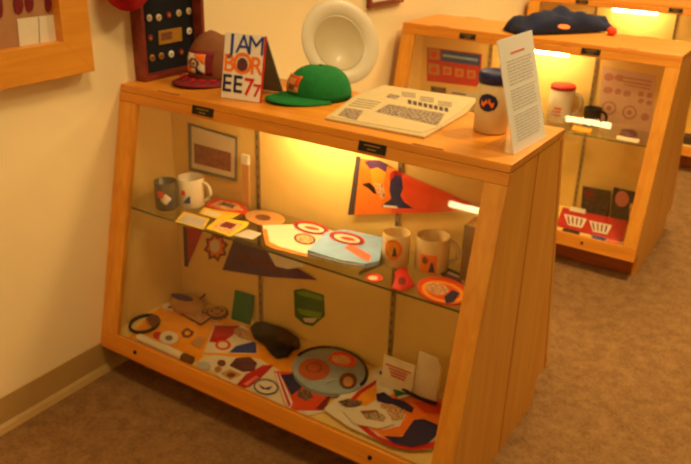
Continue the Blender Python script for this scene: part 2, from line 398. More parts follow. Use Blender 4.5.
# ------------------------------------------------------------------ caps
def make_cap(name, loc, ang, a, b, hgt, cm, bm_, label, tall=1.0, bill=.075, group=None, scramble=False):
    r = empty(name, loc, label, 'cap', group)
    R = Matrix.Translation(loc) @ Matrix.Rotation(ang, 4, 'Z')     # +x forward
    bm = B(); seg, rg = 36, 10; rings = []
    for j in range(rg):
        t = (PI/2)*j/rg; cr = math.cos(t)**.72; zz = hgt*math.sin(t)**.95
        ring = []
        for i in range(seg):
            ph = 2*PI*i/seg; fx = math.cos(ph); fy = math.sin(ph)
            x = b*cr*fx; y = a*cr*fy
            z = zz*(1+(.12*tall-.02)*max(0, fx)*math.sin(t))+.003
            x += .012*tall*max(0, fx)*math.sin(2*t)
            k = 1+.006*math.cos(6*ph)
            ring.append(bm.verts.new((x*k, y*k, z)))
        rings.append(ring)
    top = bm.verts.new((0, 0, hgt*1.0+.004))
    for p_, q_ in zip(rings, rings[1:]):
        for i in range(seg): bm.faces.new((p_[i], p_[(i+1) % seg], q_[(i+1) % seg], q_[i]))
    for i in range(seg): bm.faces.new((rings[-1][i], rings[-1][(i+1) % seg], top))
    bmesh.ops.transform(bm, matrix=R, verts=bm.verts)
    finish('crown', bm, cm, r, smooth=True, solid=.002)
    bm = B(); g = []
    for j in range(7):
        s = j/6; row = []
        for i in range(21):
            ph = -PI*.44+PI*.88*i/20
            x0, y0 = b*math.cos(ph), a*math.sin(ph)
            e = math.cos(ph/.88*1.0)**.55 if abs(ph) < PI*.4399 else 0
            x = x0+s*bill*max(.0, e)*1.0; y = y0*(1+.12*s)
            z = .007+.010*math.cos(ph*1.1)*(1-.75*s)-.012*(abs(y)/a)**2*s*.5
            row.append(bm.verts.new((x, y, max(z, .0025))))
        g.append(row)
    for p_, q_ in zip(g, g[1:]):
        for i in range(20): bm.faces.new((p_[i], p_[i+1], q_[i+1], q_[i]))
    bmesh.ops.remove_doubles(bm, verts=bm.verts, dist=.0003)
    bmesh.ops.transform(bm, matrix=R, verts=bm.verts)
    bl = finish('bill', bm, bm_, r, smooth=True, solid=.003)
    bt = lathe(B(), [(0, 0), (.006, 0), (.005, .004), (0, .005)], 12, R @ Matrix.Translation((0, 0, hgt+.004)))
    finish('button', bt, cm, r, smooth=True)
    # front badge, following the crown
    def pt(y, z, off):
        # solve crown surface x for given y,z approx
        t = math.asin(min(1, (max(z-.003, 0)/(hgt*(1.1)))**(1/.95)))
        cr = math.cos(t)**.72; yy = max(-1, min(1, y/(a*cr)))
        fx = math.sqrt(1-yy*yy); x = b*cr*fx+.012*tall*fx*math.sin(2*t)
        return Vector((x*1.006+off, y, z))
    def badge(nm_, y0, y1, z0, z1, m, off, n=6, shape=None):
        bm = B(); g = [[bm.verts.new(R @ pt(y0+(y1-y0)*i/n, z0+(z1-z0)*j/n, off)) for i in range(n+1)] for j in range(n+1)]
        for j in range(n):
            for i in range(n):
                if shape is None or shape((i+.5)/n, (j+.5)/n): bm.faces.new((g[j][i], g[j][i+1], g[j+1][i+1], g[j+1][i]))
        for v in [v for v in bm.verts if not v.link_faces]: bm.verts.remove(v)
        return finish(nm_, bm, m, r, smooth=True, solid=.0008)
    return r, badge, R, bl
# brown cap
p = TOP.p(214, 80)
bc, badge, R, bl = make_cap('baseball_hat', (p.x+.0, p.y+.03, H+.0005), math.radians(-90), .088, .10, .125, MATS['brown_cloth'], MATS['dark_red'], 'brown cap with square badge and dark red bill on the nearest case', tall=1.6, bill=.08)
badge('front_panel', -.052, .05, .03, .098, 'dark_red', .002)
badge('badge', -.035, .033, .034, .09, 'mug_white', .0042)
badge('badge_orange', -.035, .033, .034, .09, 'orange', .0054, 12, lambda x, y: x+y > 1.45 or (x < .3 and y < .35))
badge('badge_blue', -.035, .033, .034, .09, 'navy', .0054, 12, lambda x, y: x > .55 and y < .95-x and y < .4)
badge('badge_ring', -.035, .033, .034, .09, 'brown', .0060, 14, lambda x, y: .17 < math.hypot(x-.5, y-.52) < .27 or math.hypot(x-.5, y-.52) < .07)
bm = B()
for k in range(16):
    ph = -.9+1.8*k/15
    x = .098*math.cos(ph)+.028+.012*math.cos(k*2.1); y = .085*math.sin(ph)
    z = .018
    tube(bm, [R @ Vector((x-.008, y-.004, z)), R @ Vector((x, y+.004, z+.0008)), R @ Vector((x+.008, y-.002, z-.001))], .0018, 6)
finish('braid', bm, 'red_cloth', bl)
# green cap
p = TOP.p(323, 98)
gc, badge, R, bl = make_cap('baseball_hat', (p.x-.005, p.y+.02, H+.0005), math.radians(-114), .083, .092, .084, MATS['green_cloth'], MATS['green_cloth'], 'green cap with square orange badge lying before the white plate', tall=.7, bill=.075)
badge('badge', -.03, .03, .026, .07, 'tan', .003)
badge('badge_orange', -.03, .03, .026, .07, 'orange_red', .0042, 10, lambda x, y: (x < .25 and y < .8) or y > .86 or (x > .8 and y > .4))
badge('badge_dark', -.03, .03, .026, .07, 'brown', .0050, 10, lambda x, y: math.hypot(x-.62, y-.35) < .2)

# jamboree tent card
b0, b1 = TOP.p(221, 97.5, .0008), TOP.p(259.5, 103, .0008)
ex = (b1-b0).normalized(); back = Vector((-ex.y, ex.x, 0))
n = (ex.cross((Vector((0, 0, 1))*math.cos(.2)+back*math.sin(.2)))).normalized()
if n.dot(CAM-b0) < 0: n = -n
t0, t1 = hit(231, 32, n, n.dot(b0)), hit(269, 38.5, n, n.dot(b0))
up = ((t0-b0).normalized()+(t1-b1).normalized()).normalized(); up = (up-ex*up.dot(ex)).normalized()
hh = ((t0-b0).length+(t1-b1).length)/2; ww = (b1-b0).length
jc = empty('tent_card', (b0+b1)/2+back*.03-Vector((0,0,.0008)), 'standing folded card painted JAM BOR EE 7 in blue, orange and red', 'sign')
finish('front_leaf', prism(B(), [b0, b1, b1+up*hh, b0+up*hh], -n*.004), 'white', jc)
finish('edge_binding', prism(B(), [b1+ex*.0003-n*.0045, b1+ex*.0003+n*.0005, b1+up*hh+ex*.0003+n*.0005, b1+up*hh+ex*.0003-n*.0045], ex*.004), 'red', jc, label='red edge of the card')
foot = TOP.p(284, 93, .0008); dd = (foot-b1).dot(back)
k0 = b0+back*dd; k1 = b1+back*dd
tt0 = b0+up*hh-n*.0055-Vector((0,0,.001)); tt1 = b1+up*hh-n*.0055-Vector((0,0,.001))
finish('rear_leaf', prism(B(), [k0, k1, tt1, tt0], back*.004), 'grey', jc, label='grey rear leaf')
def jline(s, f, size, m, dx=0, bold=.0012, sx=1.0):
    bold = 0 if s in 'MA' else .0008; size *= 1.16
    bm = B(); o = (b0+b1)/2+up*hh*f+ex*dx+n*.0012
    text_mesh(bm, s, size, frame_mtx(o, ex*sx, up, n), .0005, bold)
    return bm
H3 = hh
for ch, dx in (('J', -.3), ('A', -.01), ('M', .31)): finish('lettering', jline(ch, .83, ww*.5, 0, dx*ww, .0009), 'blue', jc, label='blue letter '+ch)
finish('lettering', jline('B', .53, ww*.46, 0, -ww*.35, .001), 'orange', jc, label='orange letter B')
finish('lettering', jline('O', .54, ww*.55, 0, 0, .002), 'orange', jc, label='orange letter O')
finish('lettering', jline('R', .53, ww*.46, 0, ww*.35, .001), 'orange', jc, label='orange letter R')
for dx in (-.37, -.09): finish('lettering', jline('E', .22, ww*.46, 0, dx*ww), 'navy', jc, label='dark blue letter E')
finish('lettering', jline('7', .2, ww*.46, 0, ww*.2), 'red', jc, label='red figure 7')
finish('lettering', jline("7", .16, ww*.34, 0, ww*.41), 'red', jc, label='red figure 7, cut by the edge')
o = (b0+b1)/2+up*hh*.54+n*.0018
bm = prism(B(), [o+ex*x+up*y for x, y in ell(0, 0, ww*.14, ww*.15, 10)], n*.0006)
finish('emblem', bm, 'plum', jc)

# plate on its edge
pc0 = empty('plate', (0, 0, 0))
PR = .128
ctr = Vector((.5, .13, H+PR*math.cos(math.radians(14))+.004))
ctr = hit(339.5, 45.5, (0, 1, 0), .13); ctr.z = max(ctr.z, H+.1)
tz = H+PR*math.cos(.22)+.002
ctr = hit(339.5, 45.5, (0, 0, 1), tz)
nP = Vector((.80, -.45, .42)).normalized(); ctr = hit(339.5, 45, (0, 0, 1), H+PR*math.hypot(nP.x, nP.y)+.004)
M = Matrix.Translation(ctr) @ nP.to_track_quat('Z', 'Y').to_matrix().to_4x4()
pc0.location = (ctr.x, ctr.y, H); W[pc0.name] = Vector(pc0.location); tag(pc0, 'large pale grey dinner plate standing on edge behind the green cap', 'plate')
prof = [(0, -.012), (.073, -.012), (.075, -.016), (.079, -.012), (.09, -.006), (PR-.002, .004), (PR, .006), (PR-.002, .008), (.095, .0005), (.086, -.003), (.08, -.008), (0, -.009)]
finish('dish', lathe(B(), prof, 64, M), 'plate_grey', pc0, smooth=True)
finish('rim_line', lathe(B(), [(.1175, .0042), (.1185, .0056), (.120, .0054), (.1195, .0040)], 64, M), 'tan', pc0)
finish('well', lathe(B(), [(0, -.0085), (.080, -.0075), (.083, -.0045), (.081, -.0068), (0, -.0080)], 64, M), mat('plate_well', (186, 168, 128), .45, coat=.05, noise=.02), pc0, smooth=True, label='duller centre of the plate')
ez = B(); hb = Vector((-nP.x, -nP.y, 0)).normalized(); sd = Vector((-hb.y, hb.x, 0)); q0 = ctr-nP*.018
ft = Vector((ctr.x, ctr.y, H+.004))
for sx in (-.025, .025):
    tube(ez, [q0+sd*sx, ft+hb*.055+sd*sx, ft-hb*.03+sd*sx], .0025, 8)
tube(ez, [ft+hb*.055-sd*.025, ft+hb*.055+sd*.025], .0025, 8)
finish('easel', ez, 'steel', pc0)

# newspaper
np1 = flat(TOP, 'newspaper', [(321, 119), (352, 96), (380, 86), (474, 100), (462, 114), (438, 128), (420, 138)], 'newsprint', .005, .0005, label='folded yellowed newspaper with dark photographs lying on the nearest case', cat='newspaper')
sh2 = mark(np1, 'top_sheet', [(326, 116), (353, 95), (381, 85), (472, 98), (455, 112), (432, 127), (417, 132)], mat('newsprint_top', (204, 180, 132), .9, noise=.04), .0012)
o_top[sh2.name] = (TOP, .0005+.005+.0012)
for poly, m in (([(334, 114.5), (342, 107), (360, 110), (352, 119.5)], 'print_newsphoto'), ([(371, 111), (385, 103.5), (441, 113), (433, 125)], 'print_newsphoto'), ([(382, 96.5), (386, 93), (397, 95.5), (392, 98.8)], 'print_newsphoto'), ([(388, 108), (392, 105.5), (412, 109), (408, 115)], 'skin_pink')):
    if m != 'skin_pink': mark(sh2, 'photograph', poly, m, .0003)
bars(sh2, 'headline', [(404+i*5.2, 99+i*1.1, 407.8+i*5.2, 99.7+i*1.1, 4) for i in range(8)], 'ink')
for a in (0, 18, 36): bars(sh2, 'text_column', [(398+a*1.0, 91+.25*a+b, 412+a, 93+.25*a+b, .8) for b in (0, 1.8, 3.6)], 'grey_ink')
bars(sh2, 'text_column', [(345+b*3, 104-b*2, 368+b*3, 107.5-b*2, .7) for b in (0, 1, 2, 3)], 'grey_ink')

# insulated jug
def vessel(name, base, prof, m, label, cat, group=None, seg=36):
    r = empty(name, base, label, cat, group)
    finish('body', lathe(B(), prof, seg, Matrix.Translation(base)), m, r, smooth=True)
    return r
def wrap(r, name, base, rad, a0, a1, z0, z1, m, off=.0008, shape=None, n=14, lab=None, taper=0):
    bm = B(); g = [[bm.verts.new(Vector(base)+Vector(((rad+off+taper*(z0+(z1-z0)*j/n))*math.cos(a0+(a1-a0)*i/n), (rad+off+taper*(z0+(z1-z0)*j/n))*math.sin(a0+(a1-a0)*i/n), z0+(z1-z0)*j/n))) for i in range(n+1)] for j in range(n+1)]
    for j in range(n):
        for i in range(n):
            if shape is None or shape((i+.5)/n, (j+.5)/n): bm.faces.new((g[j][i], g[j][i+1], g[j+1][i+1], g[j+1][i]))
    for v in [v for v in bm.verts if not v.link_faces]: bm.verts.remove(v)
    return finish(name, bm, m, r, smooth=True, solid=.0006, label=lab)
def toward(p): return math.atan2(CAM.y-p.y, CAM.x-p.x)
jp = TOP.p(490, 131, .0); jp.z = H+.0008
r_ = .042
jug = vessel('travel_jug', jp, [(0, 0), (r_-.004, 0), (r_, .004), (r_, .108), (r_-.003, .116), (r_-.003, .12), (0, .12)], 'jug_body', 'cream insulated jug with navy lid and oval orange emblem beside the paper sign', 'jug')
finish('lid', lathe(B(), [(0, .1205), (r_-.004, .1205), (r_-.001, .123), (r_-.001, .144), (r_-.006, .148), (r_-.010, .1445), (0, .1445)], 36, Matrix.Translation(jp)), 'navy', jug, smooth=True, label='navy blue lid')
an = toward(jp)-.15
oval = lambda x, y: math.hypot((x-.5)/.5, (y-.5)/.5) < 1
wrap(jug, 'emblem', jp, r_, an-.72, an+.42, .058, .100, 'navy', .0008, oval, 20)
wrap(jug, 'emblem_figure', jp, r_, an-.52, an+.22, .068, .09, 'orange', .0018, lambda x, y: (abs(y-.5+.25*math.sin(9*x)) < .26 and (int(x*7) % 2 == 0 or y < .6)), 16, lab='orange lettering of the emblem')
# sign sheet
b0, b1 = TOP.p(514, 155, .0008), TOP.p(546, 137, .0008)
b0.x = min(b0.x, LC-.01)
ex = (b1-b0).normalized(); nn = Vector((ex.y, -ex.x, 0))
if nn.x < 0: nn = -nn
lean = math.radians(12)
up = Vector((0, 0, 1))*math.cos(lean)-nn*math.sin(lean); n = nn*math.cos(lean)+Vector((0, 0, 1))*math.sin(lean)
t0, t1 = hit(497, 41, n, n.dot(b0)), hit(532, 30, n, n.dot(b0))
print('SIGN', b0, b1, t0, t1)
ps = empty('sign_holder', (b0+b1)/2-nn*.03, 'upright sheet of white printed paper leaning in a clear holder at case corner', 'sign')
b0z, b1z = b0, b1
finish('sheet', prism(B(), [b0, b1, t1, t0], -n*.0015), 'white', ps)
cx = ((b0+b1)/2-nn*.085); cx.z = H+.0008
finish('stand', prism(B(), [b0-n*.002, b1-n*.002, b1-n*.002-nn*.08, b0-n*.002-nn*.08], (0, 0, .0025)), GLASS, ps, label='clear plastic foot')
bm = B()
def S2(a, b): return b0*(1-a)*(1-b)+b1*a*(1-b)+t1*a*b+t0*(1-a)*b
def sbar(bm, a0, a1, bq, w): prism(bm, [S2(a0, bq)+n*.0003, S2(a1, bq)+n*.0003, S2(a1, bq+w)+n*.0003, S2(a0, bq+w)+n*.0003], n*.0003)
sbar(bm, .3, .7, .86, .012); finish('heading', bm, 'orange_red', ps)
bm = B()
for i in range(26):
    bq = .10+i*.028
    if i in (9, 17): continue
    x = .16
    while x < .82:
        w = random.uniform(.05, .13); sbar(bm, x, min(x+w, .88), bq, .006); x += w+.02
finish('printed_text', bm, mat('faint_ink', (176, 166, 158), .9).name, ps)

# ------------------------------------------------------------------ case 1, back panel
pic = flat(BK, 'framed_picture', [(189, 123), (237.5, 137), (237, 181), (190, 170)], 'grey', .006, .0003, label='small grey framed picture of brown earth hung at the upper left inside', cat='picture')
mark(pic, 'mat', [(191.5, 126), (235, 139), (234.5, 178), (192, 167.5)], 'paper', .0006)
mark(pic, 'print', [(194, 143), (231, 153), (231, 172), (194.5, 163)], 'photo_brown', .0004, extra=.0006)
pn = flat(BK, 'pennant', [(357, 157), (374, 160), (482, 208), (440, 212), (350, 214.5)], 'orange', .0015, .006, label='large orange triangular pennant with caricature heads, upper right inside', cat='pennant')
# true pennant outline (straight upper and lower edges)
mark(pn, 'red_tip', [(395, 169), (482, 208), (440, 212), (392, 213)], 'orange_red')
mark(pn, 'binding', [(357, 155.5), (361.5, 156.5), (354.5, 214.5), (348.5, 214.5)], 'ink', .001, lab='dark grey binding strip')
mark(pn, 'tall_hat', [(365, 162), (370, 159.5), (380, 160), (388, 164), (386.5, 172), (378, 167), (371, 169)], 'purple')
mark(pn, 'face', [(371, 169), (378, 167), (386.5, 172), (384, 184), (387, 196), (382, 199), (376, 189), (372, 180)], 'amber')
mark(pn, 'coat', [(375, 183), (383, 183), (386, 196), (382, 198.5), (377, 190)], 'print_portrait', extra=.0005)
mark(pn, 'dark_marks', [(362, 184), (370, 182), (375, 187), (377, 194), (374, 193), (369, 188)], 'black', extra=.0005)
mark(pn, 'cap', [(391, 172), (397, 170), (402, 172), (402, 178), (390, 180)], 'red')
mark(pn, 'figure', [(391, 180), (396, 175), (402, 176), (404, 188), (401, 195), (405, 202), (414, 208), (403, 208), (382, 206), (392, 198), (390, 190)], 'navy', extra=.0002)
mark(pn, 'printed_word', [(384, 204.5), (398, 206), (398, 208), (384, 206.6)], 'white', extra=.001)
pp = flat(BK, 'purple_pennant', [(236, 237), (224, 269), (270, 276), (318, 279), (290, 262), (262, 245)], 'purple', .0015, .0003, label='dark purple pennant hung below the glass shelf', cat='pennant')
bars(pp, 'lettering', [(240+i*7, 252+i*2.2, 244+i*7, 253+i*2.2, 6) for i in range(6)], 'dark_red')
rp_ = flat(BK, 'red_pennant', [(184, 226), (203, 231), (188, 266), (184.5, 266)], 'red_cloth', .0015, .0003, label='narrow red pennant with dark edge hanging below the mugs', cat='pennant')
mark(rp_, 'binding', [(183, 226), (187, 227), (188.5, 267), (184.5, 266)], 'plum', .0008)
star = []
for k in range(16):
    t = 2*PI*k/16+.2; q = 1 if k % 2 else .72
    star.append((216+12.5*q*math.cos(t), 247+15*q*math.sin(t)))
sb = flat(BK, 'star_badge', star, 'dark_red', .0015, .0003, label='star shaped red and black badge below the shelf beside the red pennant', cat='badge')
mark(sb, 'star_field', [(216+(u-216)*.75, 247+(v-247)*.75) for u, v in star], 'orange')
mark(sb, 'star_centre', ell(215, 246, 5, 6.5), 'mug_white', extra=.0005)
gb = flat(BK, 'green_patch', [(294, 290), (303, 288.5), (324, 295), (325, 316), (313, 326), (304, 324), (295, 316)], 'green', .0015, .0003, label='green shield patch hung on the back panel above the black pouch', cat='patch')
mark(gb, 'pale_border', [(296, 292), (303, 290.5), (322, 296.5), (323, 301), (300, 295)], 'green_light'); mark(gb, 'pale_stripe', [(297, 308), (322, 313), (320, 319), (300, 314)], 'green_light')
mark(gb, 'white_scroll', [(303, 318), (318, 318), (313, 323), (305, 322)], 'paper')

# ------------------------------------------------------------------ case 1, shelf
def mug(name, u, v, z, rad, hgt, m, label, ang=None, handle=True, em=None, cat='mug', group=None, wall=.003):
    p = atz(u, v, z); p.z = z+.0006
    r = vessel(name, p, [(0, 0), (rad-.004, 0), (rad, .004), (rad, hgt-.002), (rad-.0015, hgt), (rad-wall, hgt-.002), (rad-wall, .006), (0, .006)], m, label, cat, group)
    if handle:
        a = ang; d = Vector((math.cos(a), math.sin(a), 0)); pts = []
        for i in range(11):
            t = PI*i/10-PI/2; pts.append(p+d*(rad-.003+.026*math.cos(t))+Vector((0, 0, hgt*.52+hgt*.32*math.sin(t))))
        finish('handle', tube(B(), pts, .0055, 10), m, r, smooth=True)
    return r, p
IMR = ROT.z               # picture-right direction
r, p = mug('smoked_tumbler', 167, 208, SHZ, .034, .088, 'mug_smoke', 'smoked brown tumbler leftmost on the glass shelf', handle=False, cat='tumbler')
a = toward(p); wrap(r, 'emblem', p, .034, a-.6, a+.5, .02, .06, 'mug_white', .0008, lambda x, y: abs(x-.5)+abs(y-.5) < .5, 14)
wrap(r, 'emblem_red', p, .036, a-.7, a-.2, .045, .066, 'orange_red', .0016); wrap(r, 'emblem_blue', p, .036, a+.0, a+.45, .024, .04, 'blue', .0016, lambda x, y: y < x)
r, p = mug('white_mug', 192, 205, SHZ, .040, .092, 'mug_white', 'cream white mug with blue emblem behind the smoked mug', IMR-.25)
a = toward(p); wrap(r, 'emblem_blue', p, .040, a-.7, a-.1, .02, .05, 'blue', .0008, lambda x, y: y < .9*x)
wrap(r, 'emblem_red', p, .040, a-.8, a-.45, .045, .06, 'orange_red', .0008)
r, p = mug('clear_mug', 395, 263, SHZ, .036, .088, 'mug_clear', 'small tan tumbler with orange oval emblem beside the blue kerchief', handle=False, cat='tumbler')
a = toward(p); wrap(r, 'emblem', p, .036, a-.85, a+.45, .025, .082, 'orange', .0008, oval, 18); wrap(r, 'emblem_ground', p, .036, a-.65, a+.25, .034, .074, 'amber', .0016, oval, 18); wrap(r, 'emblem_figure', p, .036, a-.25, a+.1, .036, .06, 'navy', .0024, lambda x, y: abs(x-.5) < .5-.35*y)
r, p = mug('cream_mug', 431, 268, SHZ, .044, .092, 'mug_clear', 'tan mug with orange emblem and round handle, right on the glass shelf', IMR-.05)
a = toward(p); wrap(r, 'emblem', p, .044, a-.7, a+.3, .006, .056, 'orange', .0008, None); wrap(r, 'emblem_figure', p, .044, a-.15, a+.2, .010, .036, 'navy', .0016, lambda x, y: abs(x-.5) < .5-.35*y); wrap(r, 'emblem_mark', p, .044, a-.55, a-.2, .03, .05, 'brown', .0016, oval)
# paddle and tall brown book
p = SH.p(247.5, 216); z0 = SHZ+.0008
pd = empty('paddle', (p.x, -.03, z0), 'tan wooden paddle with white tip standing against the back panel', 'paddle')
pa = aty(247, 212, -.03)
finish('blade', box(B(), pa.x-.012, pa.x+.012, -.034, -.026, z0, z0+.135), 'tan', pd); finish('tip', box(B(), pa.x-.013, pa.x+.013, -.035, -.025, z0+.1355, z0+.165), 'white', pd, label='white tip')
pb = aty(468, 262, -.06)
bk = empty('tall_book', (pb.x, -.06, z0), 'dark brown upright book at the right end of the glass shelf', 'book')
finish('cover', box(B(), pb.x-.006, pb.x+.03, -.095, -.03, z0, z0+.15), 'brown', bk, bevel=.002); finish('pages', box(B(), pb.x-.003, pb.x+.027, -.093, -.035, z0+.1505, z0+.153), 'tan', bk)

def item(pl, name, poly, m, label, cat, t=.0015, h=0, marks=(), soft=False, group=None, at_top=False):
    o = flat(pl, name, poly, m, t, h, label=label, cat=cat, soft=soft, group=group, at_top=at_top)
    for i, mk in enumerate(marks): mark(o, mk[0], mk[1], mk[2], .0004, extra=.0004*i)
    return o
item(SH, 'booklet', [(175, 222), (184, 212), (210, 219), (203, 230)], 'yellow', 'white booklet with yellow border lying before the white mug', 'booklet', .002, 0, [('page', [(178, 221.5), (185.5, 213.5), (207, 219.5), (202, 228)], 'light_grey')])
item(SH, 'woven_patch', [(200, 205), (212, 197), (236, 202), (244, 210), (240, 214), (222, 212)], 'orange_red', 'red and cream patch behind the yellow booklets on the shelf', 'patch', .003, .0, [('patch_field', [(206, 204), (215, 199), (233, 203), (239, 209), (222, 209)], 'print_patch'), ('patch_picture', [(214, 203), (219, 200.5), (231, 204), (228, 207)], 'print_dark')])
item(SH, 'pale_patch', [(199, 214), (204, 208), (225, 212), (240, 214), (232, 219), (216, 219)], 'yellow', 'pale yellow patch between the red patch and the yellow magazine', 'patch', .002, .0032, [('patch_field', [(202, 213.5), (206, 210), (222, 213), (217, 217)], 'paper')])
item(SH, 'magazine', [(206, 229), (219, 218), (249, 223), (247, 227), (230, 237)], 'yellow', 'yellow bordered magazine with red and white picture at the shelf front', 'magazine', .003, .0055, [('cover_picture', [(212, 228), (221, 220), (244, 224.5), (229, 234)], 'print_patch'), ('red_figure', [(219, 226), (226, 221.5), (237, 224.5), (231, 229)], 'dark_red')])
item(SH, 'leather_disc', ell(265, 219, 20, 7.5, 20, .12), 'tan', 'flat oval orange leather piece behind the white kerchief', 'leather piece', .004, 0, [('stamp', ell(263, 217.5, 8, 3, 12, .1), 'brown')])
item(SH, 'small_card', [(233, 236), (248, 230), (262, 234), (252, 240)], 'light_grey', 'small grey card under the edge of the white kerchief', 'card', .002, 0)
kw = item(SH, 'white_kerchief', [(261, 230), (290, 229), (326, 234), (346, 240), (318, 261), (305, 259), (272, 250), (264, 246)], 'mug_white', 'folded cream neckerchief with orange border on the glass shelf', 'neckerchief', .012, .0005, [('orange_border', [(260.5, 230), (265, 230), (268, 243), (278, 248), (306, 255.5), (305, 258), (272, 249.5), (264, 245.5)], 'orange'), ('crest', ell(303, 240, 11, 5.5, 18, .15), 'plum'), ('crest_centre', ell(303, 240, 9, 4.3, 18, .15), 'print_portrait')])
kl = flat(Plane((0, -1, 0), .2388), 'hanging_fold', [(264, 249), (276, 253), (304, 262), (300, 268), (286, 270), (274, 267)], 'paper', .0012, parent=kw)
kb = item(SH, 'blue_kerchief', [(326, 239), (345, 236), (384, 244), (380, 268), (366, 271), (340, 267), (308, 257)], 'light_blue', 'folded pale blue neckerchief beside the cream one on the shelf', 'neckerchief', .013, .0135, [('printed_motif', [(345, 250), (352, 246), (372, 258), (370, 265), (360, 260)], 'cushion_pink'), ('fold', [(312, 256), (345, 264.5), (365, 268), (365, 269.5), (344, 266.3), (310, 257)], 'grey')])
for i, (c, l) in enumerate((((311, 228), 'red rimmed oval patch on the cream neckerchief'), ((347, 238.5), 'red rimmed oval patch on the blue neckerchief'))):
    o = item(SH, 'oval_patch', ell(c[0], c[1], 18, 5.6, 22, .2), 'red', l, 'patch', .002, .0275 if i else .0135, [('dark_ring', ell(c[0], c[1], 15.5, 4.4, 22, .2), 'navy'), ('patch_field', ell(c[0], c[1], 13.5, 3.6, 22, .2), 'paper'), ('patch_letters', ell(c[0]+1, c[1]+.3, 8, 1.6, 8, .2), 'red')], group='oval patches on the neckerchiefs')
item(SH, 'round_patch', ell(374, 278, 9, 4.3, 18, .1), 'orange_red', 'small orange red oval patch at the shelf front before the tumbler', 'patch', .002, 0, [('patch_field', ell(373, 278, 5, 2.2, 14), 'paper')])
item(SH, 'red_figure', [(397, 267), (404, 266), (406, 273), (412, 284), (404, 288), (397, 290), (388, 287), (392, 278), (391, 271)], 'red', 'red star shaped figure lying between tumbler and mug', 'figurine', .006, .0, [('figure_centre', ell(399, 279, 4, 4, 10), 'dark_red')], soft=True)
item(SH, 'oval_patch', ell(437, 297, 27, 13.5, 28, .22), 'orange_red', 'orange oval patch with dark figure at the right front of the shelf', 'patch', .005, 0, [('dish_ring', ell(437, 297, 22, 10.5, 28, .22), 'amber'), ('dish_ground', ell(437, 297, 18, 8, 24, .22), 'orange_red'), ('dish_light', ell(431, 294, 12, 6, 14, .2), 'print_portrait'), ('dish_figure', [(438, 302), (447, 295), (454, 298), (448, 307), (440, 309)], 'navy')])
item(SH, 'pocket_knife', [(441, 272), (450, 268), (464, 274), (463, 283), (449, 278)], 'plum', 'small dark strip lying behind the orange oval patch', 'knife', .004, 0, [('blade', [(448, 271.5), (451, 270), (463, 275.5), (462, 277)], 'light_grey')])

# ------------------------------------------------------------------ case 1, deck
item(DK, 'orange_kerchief', [(124, 341), (150, 313), (172, 299), (196, 308), (216, 324), (206, 350), (197, 362), (160, 350)], 'amber', 'orange neckerchief spread on the case floor at the left end', 'neckerchief', .001, 0)
item(DK, 'gold_kerchief', [(211, 330), (222, 317), (256, 327), (300, 349), (296, 372), (272, 381), (240, 366), (206, 354)], 'amber', 'orange neckerchief spread under the black pouch', 'neckerchief', .001, .0011)
p = [DK.p(u, v, .008) for u, v in ell(139.5, 322.5, 15, 8, 26, -.25)]
bm = tube(B(), p, .0045, 8, True, 1.4); o = finish('wrist_strap', bm, 'black', smooth=True, origin=None); tag(o, 'black looped strap at the far left of the case floor', 'strap')
finish('clasp', puffy(B(), [DK.p(u, v, .0155) for u, v in [(141, 318), (149, 314), (156, 320), (149, 327)]], (0, 0, .006)), 'brown', o)
o = item(DK, 'leather_pouch', ell(187, 297, 18, 8.5, 22, .1), 'tan', 'oval tan leather slipper shaped piece at the back left corner', 'leather piece', .024, .0022, [('dark_opening', ell(182, 293.5, 11.5, 3.2, 16, .22), 'purple')], soft=True, at_top=True)
finish('tab', tube(B(), [DK.p(199, 296, .024), DK.p(203, 292, .03), DK.p(205, 290, .036)], .004, 8), 'brown', o)
item(DK, 'cloth_strip', [(162, 305), (170, 303), (181, 306), (183, 309), (172, 311), (163, 309)], 'paper', 'small cream oval strip in front of the tan leather piece', 'patch', .002, .0022, [('dark_word', [(168, 306), (177, 307), (176, 309), (168, 308)], 'brown')])
item(DK, 'plaque', [(175, 311), (187, 306), (213, 317), (201, 326)], 'brown', 'brown rectangular plaque lying tilted near the back left', 'plaque', .006, .0022, [('plaque_face', [(178, 311), (188, 307.5), (210, 317), (201, 323.5)], 'tan'), ('plaque_mark', [(190, 313), (196, 310), (207, 315), (200, 319)], 'print_portrait')])
item(DK, 'medallion', ell(217, 313.5, 11.5, 6.3, 24), 'brown', 'round brown rimmed medallion between the plaque and the green folder', 'medallion', .005, .0025, [('medal_face', ell(217, 311, 9, 5, 22), 'tan'), ('medal_cross', [(210, 311), (216, 307.5), (218, 307.5), (224, 311), (218, 314.5), (216, 314.5)], 'plum'), ('medal_centre', ell(217, 311, 4.5, 2.5, 12), 'tan')])
# green folder leaning against the back
g0, g1 = DK.p(231, 319), DK.p(250, 325)
u = Vector((0, .25, 1)).normalized(); t_ = hit(233, 290, (0, -1, 0), .03)
gf = prism(B(), [g0, g1, g1+u*.10, g0+u*.10], Vector((0, .003, 0)))
o = finish('green_folder', gf, 'green'); tag(o, 'green booklet standing against the back panel, left of the black pouch', 'booklet')
item(DK, 'emblem_cloth', [(204, 353), (214, 325), (243, 325), (256, 338), (257, 354)], 'paper', 'white neckerchief with red and blue corners left of the black pouch', 'neckerchief', .002, .0024, [
    ('red_corner', [(209, 342), (215, 325.5), (240, 325.5), (232, 336), (222, 343)], 'red_cloth'), ('blue_corner', [(229, 352.5), (236, 346), (256, 341), (256.5, 353)], 'blue'),
    ('badge_ring', ell(223, 345, 8, 5.2, 12), 'orange_red'), ('badge_centre', ell(223, 345, 5, 3.2, 12), 'paper'), ('corner_patch', ell(244, 334, 11, 5, 12, .4), 'print_portrait')])
